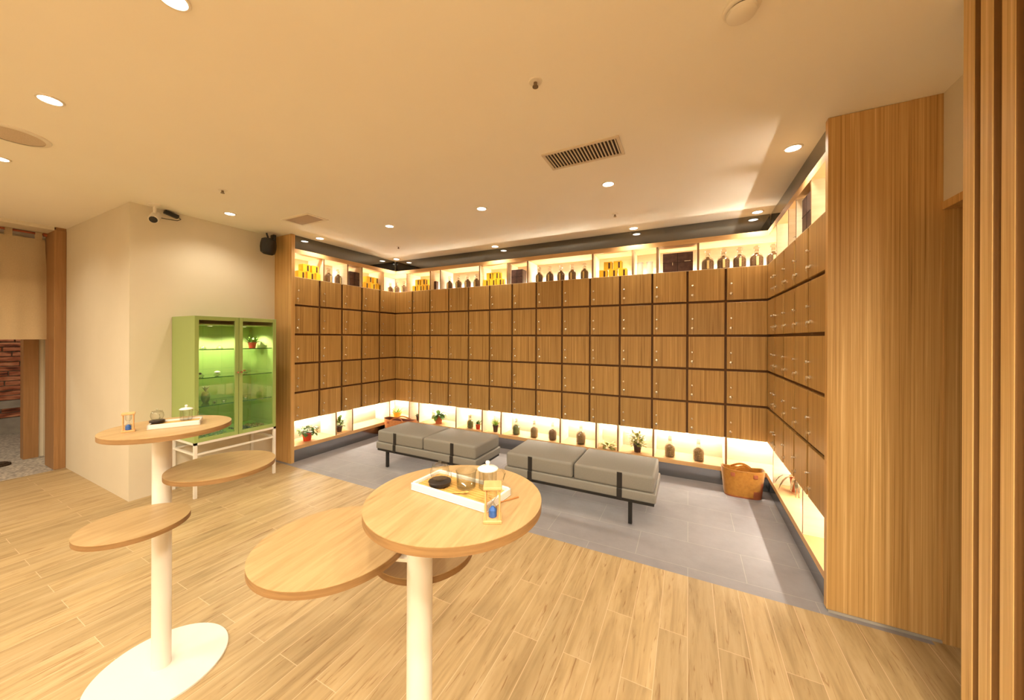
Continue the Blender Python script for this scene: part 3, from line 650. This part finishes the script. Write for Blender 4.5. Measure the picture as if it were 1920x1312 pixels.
# ------------------------------------------------------------------ tote bags
def tote(label, x, y, rz, body, base, L_, W_, H, hang, inside):
    t = thing('tote_bag', label, 'bag', (x, y, 0), rz)
    def sect(k, ht, dx=0, n=40, inset=0):
        out = []
        for i in range(n):
            a = 2*math.pi*i/n; c, s_ = math.cos(a), math.sin(a)
            ex = .62; X = math.copysign(abs(c)**ex, c)*(L_*k-inset); Y = math.copysign(abs(s_)**ex, s_)*(W_*k-inset)
            out.append((X, Y, ht+(.016*abs(c)**2-.008)*(ht/H)**2 -.006*math.sin(a)*(ht/H)**3))
        return out
    m = MB(); levels = [(.86, 0), (.88, .012), (.92, H*.3), (.96, H*.6), (1.0, H*.85), (1.0, H)]
    rings = [[m.bm.verts.new(p) for p in sect(k, z)] for k, z in levels]
    inner = [(1.0, H-.001, .006), (.95, H*.6, .006), (.86, .02, .006)]
    rings += [[m.bm.verts.new(p) for p in sect(k, z, inset=i_)] for k, z, i_ in inner]
    for ri, (a, b) in enumerate(zip(rings, rings[1:])):
        for i in range(40):
            f = m.bm.faces.new((a[i], a[(i+1) % 40], b[(i+1) % 40], b[i]))
            cz = sum(v.co.z for v in f.verts)/4; cx = sum(v.co.x for v in f.verts)/4
            f.material_index = 2 if ri > 5 else (1 if cz < .02+H*.22*max(0, (cx/L_)) + (H*.5*max(0, (cx/L_-.55))*2) else 0)
    m.bm.faces.new(rings[0][::-1]); f = m.bm.faces.new(rings[-1]); f.material_index = 2
    m.build('bag_body', [body, base, inside], t, angle=50)
    m = MB(); pts = sect(1.0, H); m.tube(pts+[pts[0]], .005, 8, cap=False); m.build('rim', body, t)
    for s in (-1, 1):
        m = MB(); pp = []
        for k in range(15):
            a = k/14; xx = (a-.5)*L_*1.05; hh = H-.02+.05*math.sin(math.pi*a)-.0
            pp.append(Vector((xx, s*(W_*.97)-s*hang*math.sin(math.pi*a), hh)))
        rows = [(m.bm.verts.new(p+Vector((0, 0, -.008))), m.bm.verts.new(p+Vector((0, .003, .010)))) for p in pp]
        fs = [m.bm.faces.new((a[0], a[1], b[1], b[0])) for a, b in zip(rows, rows[1:])]
        bmesh.ops.solidify(m.bm, geom=fs, thickness=.003); m.build('handle', body if body == 'bagor' else 'bagdk', t)
        for e in (-1, 1):
            m = MB(); xx = e*L_*.525; m.box(xx-.016, xx+.016, s*W_*.99-.004, s*W_*.99+.004, H-.052, H-.018, bev=.003); m.build('handle_tab', 'baglea', t)
    return t
tote('ochre tote bag with red-brown base on the tiles in the right corner', .428, 3.735, R(3), 'bagor', 'baglea', .160, .085, .235, .05, 'bagor')
tote('brown tote bag with maroon inside on the tiles behind the left bench', -3.60, 3.72, R(4), 'bagdk', 'baglea', .25, .10, .235, .05, 'bagin')

# ------------------------------------------------------------------ green display cabinet
CX0, CX1, CY0, CY1, CZ0, CZ1 = XW+.004, -3.741, 1.453, 2.12, .475, 1.565
t = thing('display_cabinet', 'lime green glazed display cabinet on a white metal stand', 'cabinet', (CX0, CY0, 0)); DW, DL = CX1-CX0, CY1-CY0; th = .02
m = MB(); m.box(0, DW-.02, 0, th, CZ0, CZ1); m.box(0, DW-.02, DL-th, DL, CZ0, CZ1); m.box(0, DW-.02, th, DL-th, CZ1-.022, CZ1); m.box(0, DW-.02, th, DL-th, CZ0, CZ0+.02); m.box(0, .012, th, DL-th, CZ0+.02, CZ1-.022)
m.box(.012, DW-.024, th, DL-th, CZ1-.075, CZ1-.066); m.build('cabinet_body', 'green', t, False)
for a, b, s in ((0, DL/2-.002, 1), (DL/2+.002, DL, -1)):
    m = MB(); fw = .030; m.box(DW-.02, DW, a, a+fw, CZ0, CZ1, bev=.001, seg=1); m.box(DW-.02, DW, b-fw, b, CZ0, CZ1, bev=.001, seg=1); m.box(DW-.02, DW, a+fw, b-fw, CZ1-.034, CZ1, bev=.001, seg=1); m.box(DW-.02, DW, a+fw, b-fw, CZ0, CZ0+.034, bev=.001, seg=1)
    d = m.build('glazed_door', 'green', t, False)
    m = MB(); m.box(DW-.013, DW-.009, a+fw-.003, b-fw+.003, CZ0+.031, CZ1-.031); m.build('pane', 'pane', d, False)
    m = MB(); yk = (b-.013) if s == 1 else (a+.013); m.lathe([(.004, 0), (.004, .008), (.010, .011), (.009, .019), (.001, .021)], 16, (DW, yk, 1.055), rot=(0, R(90), 0)); m.build('knob', pbr('copper_knob_%d' % s, (.75, .42, .28), .25, 1.0), d)
for z in (1.272, 1.022, .775):
    m = MB(); m.box(.013, DW-.03, th, DL-th, z-.004, z+.004)
    for f in m.bm.faces: f.material_index = 1 if abs(f.normal.z) < .5 else 0
    m.build('glass_shelf', ['shelfglass', pbr('green_glass_edge', (.03, .15, .05), .15)], t, False)
for yy in (.19, .47):
    m = MB(); m.lathe([(.022, 0), (.022, -.006), (.017, -.007)], 20, (DW*.55, yy, CZ1-.075), cap0=False, cap1=False); m.build('lamp_ring', 'plastic', t)
    m = MB(); m.cyl(.0165, -.006, -.002, (DW*.55, yy, CZ1-.075), 20); m.build('lamp_bulb', 'cabled', t)
    ld = bpy.data.lights.new('cabinet_beam', 'SPOT'); ld.energy = 13; ld.color = (1, .9, .68); ld.spot_size = R(140); ld.spot_blend = .4; ld.shadow_soft_size = .015
    lo = bpy.data.objects.new('lamp', ld); C.objects.link(lo); lo.parent = t; lo.location = (DW*.55, yy, CZ1-.09)
m = MB(); q = .022; zt = CZ0-.001
for yy in (0, DL-q):
    for xx in (0, DW-q): m.box(xx, xx+q, yy, yy+q, 0, zt)
m.box(0, DW, 0, q, zt-.02, zt); m.box(0, DW, DL-q, DL, zt-.02, zt); m.box(0, q, q, DL-q, zt-.02, zt); m.box(DW-q, DW, q, DL-q, zt-.02, zt)
zz = .365
m.box(q, DW-q, .003, q-.003, zz, zz+.016); m.box(q, DW-q, DL-q+.003, DL-.003, zz, zz+.016); m.box(DW-q+.003, DW-.003, q, DL-q, zz, zz+.016); m.box(.003, q-.003, q, DL-q, zz, zz+.016)
m.build('stand', 'white', t, False)
# things on the cabinet shelves
def W(lx, ly, z): return (CX0+lx, CY0+ly, z)
def dome(label, lx, ly, z, r=.022):
    t = thing('glass_dome', label, 'dome', W(lx, ly, z)); m = MB(); m.lathe([(r*1.2, 0), (r*1.2, .003), (r, .004), (r, .012), (r*.7, .022), (r*.2, .027), (.003, .028)], 24); m.build('dome_shell', 'glass', t)
    m = MB(); m.lathe([(.008, 0.004), (.010, .010), (.001, .015)], 12); m.build('bead', 'porcelain', t); return t
dome('small clear glass dome on the top cabinet shelf, left', .22, .14, 1.276); dome('small clear glass dome on the top cabinet shelf, middle', .22, .27, 1.276)
def stand_piece(label, lx, ly, z, mat, name='ornament'):
    t = thing(name, label, 'ornament', W(lx, ly, z)); m = MB(); m.lathe([(.028, 0), (.028, .004), (.004, .006), (.004, .016)], 20); m.build('clear_stand', 'glass', t)
    m = MB()
    for k in range(6):
        a = k*1.05; m.leaf((0, 0, .016), (math.cos(a)*.7, math.sin(a), .5), .028, .016, 1.1, n=4)
    m.lathe([(.006, .012), (.011, .020), (.008, .028), (.001, .032)], 12); m.build('figure', mat, t)
stand_piece('dark leaf shaped ornament on the second cabinet shelf, left', .20, .13, 1.026, 'black')
t = thing('shell_ornament', 'white round ornament on the second cabinet shelf', 'ornament', W(.20, .26, 1.026)); m = MB(); m.lathe([(.026, 0), (.026, .003), (.005, .006), (.005, .012)], 20); m.build('clear_stand', 'glass', t)
m = MB(); m.lathe([(.004, .010), (.022, .018), (.024, .026), (.016, .034), (.001, .038)], 20); m.build('shell', 'porcelain', t)
stand_piece('dark red leaf ornament on the second cabinet shelf, right', .20, .49, 1.026, 'baglea')
t = thing('pineapple_figure', 'green pineapple shaped figure on the third cabinet shelf', 'ornament', W(.20, .17, .779)); m = MB(); m.lathe([(.018, 0), (.030, .02), (.034, .05), (.028, .085), (.018, .10)], 14); m.build('fruit', 'pine', t, angle=10)
m = MB()
for k in range(12):
    a = k*2.4; m.leaf((0, 0, .098), (math.cos(a)*.5, math.sin(a)*.5, 1), .05+.01*(k % 3), .014, .5, n=4)
m.build('crown', 'pine', t)
for lx, ly, s in ((.30, .27, 'tiny glass dish on the third cabinet shelf, middle'), (.30, .45, 'tiny glass dish on the third cabinet shelf, right'), (.29, .20, 'tiny dark flower stand on the third cabinet shelf')):
    t = thing('glass_dish', s, 'dish', W(lx, ly, .779)); m = MB(); m.lathe([(.016, 0), (.018, .010), (.020, .022)], 18, cap1=False); m.build('dish_shell', 'glass', t)
    m = MB(); m.lathe([(.006, .002), (.009, .008), (.001, .012)], 10); m.build('bead', 'black' if 'dark' in s else 'porcelain', t)
def pebbles(name, label, lx0, lx1, ly0, ly1, mat, n, seed):
    rr = random.Random(seed); m = MB()
    for k in range(n):
        s = rr.uniform(.006, .012); m.lathe([(s*.5, 0), (s, s*.35), (s*.8, s*.8), (s*.1, s)], 6, (rr.uniform(lx0, lx1), rr.uniform(ly0, ly1), rr.choice((0, 0, .006))), sx=1.3)
    o = m.build(name, mat, loc=W(0, 0, CZ0+.02)); tag(o, label, 'pebbles', kind='stuff')
pebbles('green_pebbles', 'pale green glass pebbles on the cabinet floor behind the left door', .10, .36, .06, .28, 'pebg', 150, 1)
pebbles('blue_pebbles', 'dark blue-grey pebbles on the cabinet floor behind the right door', .20, .36, .36, .47, 'pebb', 80, 2)
pebbles('brown_pebbles', 'brown pebbles on the cabinet floor at the far right', .20, .36, .49, .60, 'pebr', 80, 4)

# ------------------------------------------------------------------ plants
def pot(t, mat, r0, r1, h):
    m = MB(); m.lathe([(r0, 0), (r1*.97, h*.82), (r1*1.07, h*.83), (r1*1.07, h), (r1*.92, h), (r1*.9, h*.88)], 24, cap1=True); m.build('pot', mat, t)
def plant(label, loc, potmat, leafmat, ph, pr, n, length, width, elev, droop, spread, seed, name='potted_plant', stems=0, hi=.0, cat='plant', toward=None):
    t = thing(name, label, cat, loc); rr = random.Random(seed)
    if potmat: pot(t, potmat, pr*.75, pr, ph); m = MB(); m.cyl(pr*.88, ph*.87, ph*.9, n=16); m.build('soil', 'soil', t)
    m = MB()
    for k in range(n):
        a = k*2.399+rr.uniform(-.3, .3)
        if toward is not None and rr.random() < .6: a = toward+rr.uniform(-.9, .9)
        e = elev[0]+(elev[1]-elev[0])*rr.random(); q = spread*math.sqrt(rr.random()); hz = ph*.9+hi*rr.random()
        L_ = length*rr.uniform(.7, 1.15)
        m.leaf((q*math.cos(a), q*math.sin(a), hz), (math.cos(a)*math.cos(e), math.sin(a)*math.cos(e), math.sin(e)), L_, width*rr.uniform(.75, 1.15), droop*rr.uniform(.6, 1.3))
    m.build('foliage', leafmat, t)
    if stems:
        m = MB()
        for k in range(stems):
            a = k*2.4; m.tube([(0, 0, ph*.8), (spread*.5*math.cos(a), spread*.5*math.sin(a), ph*.9+hi*.5), (spread*.9*math.cos(a), spread*.9*math.sin(a), ph*.9+hi)], .0018, 5)
        m.build('stems', 'leafd', t)
    return t
SH = .177; UP = Z1+.002
plant('trailing green plant in a red pot, lower niche nearest the green cabinet', (-3.965, 2.60, SH), 'redpot', 'leaf', .095, .052, 46, .062, .042, (-.5, 1.1), 1.3, .085, 1, stems=9, hi=.075)
plant('small upright green plant in a dark pot, second lower niche from left', (-3.975, 3.035, SH), 'dkpot', 'leaf', .075, .036, 30, .055, .032, (.1, 1.3), .6, .045, 2, stems=6, hi=.095)
plant('pale succulent in a yellow pot in the lower left corner niche', (-3.922, 3.989, SH), 'yelpot', 'leafb', .085, .062, 26, .095, .022, (.3, 1.2), .4, .04, 3)
plant('tiny dark green plant in the narrow lower niche by the corner', (-3.50, 3.975, SH), 'dkpot', 'leafd', .075, .028, 20, .045, .02, (.2, 1.2), .5, .02, 4)
plant('broad leaved green plant in a terracotta pot behind the left bench', (-3.126, 3.975, SH), 'terra', 'leaf', .125, .056, 30, .125, .055, (.15, 1.25), 1.5, .02, 5)
plant('little green plant in a red pot beside a jar of green herbs', (-2.476, 3.975, SH), 'redpot', 'leaf', .07, .032, 26, .06, .024, (.2, 1.2), .9, .02, 6)
plant('bright green grassy plant in a dark pot in the narrow lower niche', (-2.21, 3.975, SH), 'dkpot', 'leafb', .085, .036, 60, .085, .008, (.7, 1.45), .3, .025, 7)
plant('low dried yellow-green plant lying in a lower niche left of the bushy plant', (-.785, 3.96, SH), None, 'leafy', .015, .03, 46, .07, .026, (-.1, .9), .7, .05, 8, name='dried_plant', hi=.03)
plant('bushy yellow-green plant in a dark pot behind the right bench', (-.481, 3.975, SH), 'dkpot', 'leafy', .08, .042, 120, .045, .024, (-.3, 1.3), .4, .075, 9, stems=12, hi=.11)
t = plant('spider plant with arching striped leaves in a terracotta pot, right lower shelf', (.755, 3.52, SH), 'terra', 'leafr', .125, .036, 15, .19, .016, (-.1, .9), 2.4, .02, 10, toward=R(-100))
plant('small dark flowering plant in the upper right niches by the end panel', (.72, 3.12, UP), 'dkpot', 'leafr', .06, .026, 22, .05, .022, (.2, 1.3), .5, .02, 11)
plant('green plant in a red pot on the top shelf of the green cabinet', W(.22, .55, 1.276), 'redpot', 'leaf', .055, .036, 46, .065, .02, (.2, 1.4), .4, .03, 12)

# ------------------------------------------------------------------ jars, bottles, boxes on the lit shelves
def jar(name, label, loc, rz, fill, s=1.0, group=None, fh=.095):
    t = thing(name, label, 'jar', loc, rz, group)
    m = MB(); m.lathe([(.038*s, 0), (.048*s, .004), (.048*s, .095*s), (.040*s, .118*s), (.020*s, .136*s), (.017*s, .150*s), (.017*s, .175*s), (.022*s, .180*s)], 22, cap1=False); m.build('glass_body', 'glass', t)
    m = MB(); m.lathe([(.041*s, .012*s), (.045*s, .016*s), (.045*s, fh*s*.9), (.036*s, fh*s*1.14), (.008*s, fh*s*1.35)], 20); m.build('contents', fill, t)
    m = MB(); m.lathe([(.014*s, .162*s), (.017*s, .185*s), (.017*s, .200*s), (.027*s, .208*s), (.027*s, .216*s), (.001, .220*s)], 20); m.build('stopper', 'cork', t)
    return t
def bottle(label, loc, rz, s=1.0, group=None, q=1.0):
    t = thing('tea_bottle', label, 'bottle', loc, rz, group)
    m = MB(); m.lathe([(.040*q, 0), (.045*q, .004), (.045*q, .085*s), (.038*q, .108*s), (.020, .128*s), (.018, .150*s), (.024, .155*s)], 22, cap1=False); m.build('glass_body', 'glass', t)
    m = MB(); m.lathe([(.039*q, .003*s), (.043*q, .006*s), (.043*q, .080*s), (.036*q, .098*s), (.016, .116*s), (.013, .13*s)], 20); m.build('contents', 'tea', t)
    m = MB(); m.box(-.009*s, .009*s, -.0475*q, -.0455*q, .012*s, .090*s, bev=.0008, seg=1); m.build('light_streak', 'label', t, False)  # pale strip imitates light refracted through the bottle
    m = MB(); m.lathe([(.014*s, .140*s), (.016*s, .156*s), (.024*s, .162*s), (.026*s, .180*s), (.018*s, .192*s), (.001, .196*s)], 20); m.build('stopper', 'cork', t)
    return t
def yellow_box(label, loc, rz, group):
    t = thing('yellow_tea_box', label, 'box', loc, rz, group); h = .086
    m = MB(); m.box(-.043, .043, -.043, .043, 0, h, bev=.002, seg=1); m.build('box_body', 'yellow', t, False)
    m = MB(); m.box(.006, .026, -.0446, -.0425, .010, h-.012); m.box(.0425, .0446, -.026, -.006, .010, h-.012); m.build('dark_label', 'dkpaper', t, False)
    return t
first = {}
def put(kind, label, loc, rz, group, mk):
    if kind in first: return dup(first[kind], loc, rz, label, group)
    first[kind] = mk(label, loc, rz, group); return first[kind]
def P(bk, u, d, z): return (u, YB+d, z) if bk == 'B' else ((XL-d, u, z) if bk == 'L' else (XR+d, u, z))
RZ = {'B': 0, 'L': R(90), 'R': R(-90)}
stacks = [('L', (2.50, 2.61, 2.72), 'beside the left end panel'), ('L', (3.40, 3.52, 3.625), 'left of the left corner niche'), ('B', (-3.55, -3.447, -3.335), 'right of the left corner niche'),
          ('B', (-2.345, -2.246, -2.147), 'left of the dark cube box'), ('B', (-.845, -.741, -.637), 'left of the frosted canisters')]
for bk, us, where in stacks:
    g = 'yellow boxes stacked '+where
    for u, nm in zip(us, ('lower left', 'lower middle', 'lower right')): put('ybox', 'yellow tea box, %s in the stack %s' % (nm, where), P(bk, u, .10, UP), RZ[bk], g, lambda l, p, r, gg: yellow_box(l, p, r, gg))
    put('ybox', 'yellow tea box, upper left in the stack %s' % where, P(bk, (us[0]+us[1])/2, .10, UP+.0865), RZ[bk], g, None)
    put('ybox', 'yellow tea box, upper right in the stack %s' % where, P(bk, (us[1]+us[2])/2, .10, UP+.0865), RZ[bk], g, None)
def bt(labs, bk, us, g, s=1.0, q=1.0):
    for l, u in zip(labs, us):
        key = 'bottle%.2f%.2f' % (s, q)
        put(key, l, P(bk, u, .10, UP), RZ[bk], g, lambda a, p, r, gg: bottle(a, p, r, s, gg, q))
bt(['brown tea bottle, left one of the pair in the second upper left niche', 'brown tea bottle, right one of the pair in the second upper left niche'], 'L', (2.865, 2.999), 'tea bottles in the second upper left niche')
bt(['small tea bottle, left of three in the upper left corner niche', 'small tea bottle, centre of three in the upper left corner niche', 'small tea bottle, right of three in the upper left corner niche'], 'B', (-4.075, -3.945, -3.795), 'tea bottles in the upper left corner niche', .9)
bt(['tea bottle, %s of four above the lockers left of centre' % s for s in ('first', 'second', 'third', 'fourth')], 'B', (-2.955, -2.806, -2.657, -2.515), 'four tea bottles above the lockers left of centre', .95)
bt(['tea bottle, %s of five right of the dark cube box' % s for s in ('first', 'second', 'third', 'fourth', 'fifth')], 'B', (-1.619, -1.482, -1.342, -1.206, -1.062), 'five tea bottles right of the dark cube box', 1.0)
bt(['tea bottle, %s of five in the brightest upper niche at right' % s for s in ('first', 'second', 'third', 'fourth', 'fifth')], 'B', (.165, .297, .428, .562, .690), 'five tea bottles in the upper right corner niche', 1.05, 1.2)
def crate(label, loc, rz, wd, dp, ht, mat='purple', name='dark_gift_box', knob=True, split=True):
    t = thing(name, label, 'box', loc, rz)
    m = MB(); m.box(-wd/2, wd/2, -dp/2, dp/2, 0, ht, bev=.002, seg=1); m.build('box_body', mat, t, False)
    m = MB(); m.box(-wd/2-.0008, wd/2+.0008, -dp/2-.0012, -dp/2+.004, ht*.50-.003, ht*.50+.002)
    if split: m.box(-.004, .002, -dp/2-.0012, -dp/2+.004, 0.004, ht-.004)
    m.build('seam', 'dark', t, False)
    if knob:
        m = MB(); m.box(-wd*.18, -wd*.16, -dp/2-.004, -dp/2, ht*.36, ht*.5); m.box(wd*.22, wd*.42, -dp/2-.003, -dp/2, ht*.52, ht*.55); m.build('clasp', 'chrome', t, False)
    return t
crate('dark purple-brown box in the narrow third upper niche at left', P('L', 3.20, .10, UP), R(90), .15, .12, .19, knob=False)
crate('slim dark canister box alone in a narrow upper niche', P('B', -3.195, .10, UP), 0, .05, .05, .13, split=False, knob=False, name='dark_canister')
crate('dark cube box in the narrow upper niche left of five bottles', P('B', -1.885, .09, UP), 0, .15, .13, .175, knob=False)
crate('large dark wooden gift box with metal clasps in the upper niche', P('B', -.10, .10, UP), 0, .272, .15, .192)
crate('tall dark box beside the end panel in the upper right niche', P('R', 2.80, .09, UP), R(-90), .20, .14, .23, knob=False)
for u, s in ((-.464, 'left'), (-.366, 'right')):
    t = thing('frosted_canister', 'pale frosted canister, %s of the two in the upper niche' % s, 'canister', P('B', u, .10, UP), 0, 'pair of frosted canisters')
    m = MB(); m.cyl(.032, 0, .125, n=26); m.build('canister_body', 'frost', t); m = MB(); m.lathe([(.033, .125), (.033, .138), (.028, .141)], 26); m.build('lid', 'porcelain', t)
for u, s, l, f in ((-2.60, .85, 'stoppered jar of green herbs beside the little red pot', 'greenherb'), (-1.916, .95, 'stoppered herb jar, left of three between the benches', 'greenherb'), (-1.673, .95, 'stoppered herb jar, middle of three between the benches', 'herb'),
                   (-1.436, .97, 'stoppered herb jar, right of three between the benches', 'tea'), (-1.094, 1.08, 'larger stoppered herb jar alone in a niche behind the right bench', 'herb'),
                   (-.167, 1.0, 'stoppered jar of brown tea, left of two by the ochre bag', 'herb'), (.091, 1.0, 'stoppered jar of brown tea, right of two by the ochre bag', 'herb')):
    jar('herb_jar', l, P('B', u, .09, SH), 0, f, s, 'stoppered herb jars on the lower shelf')
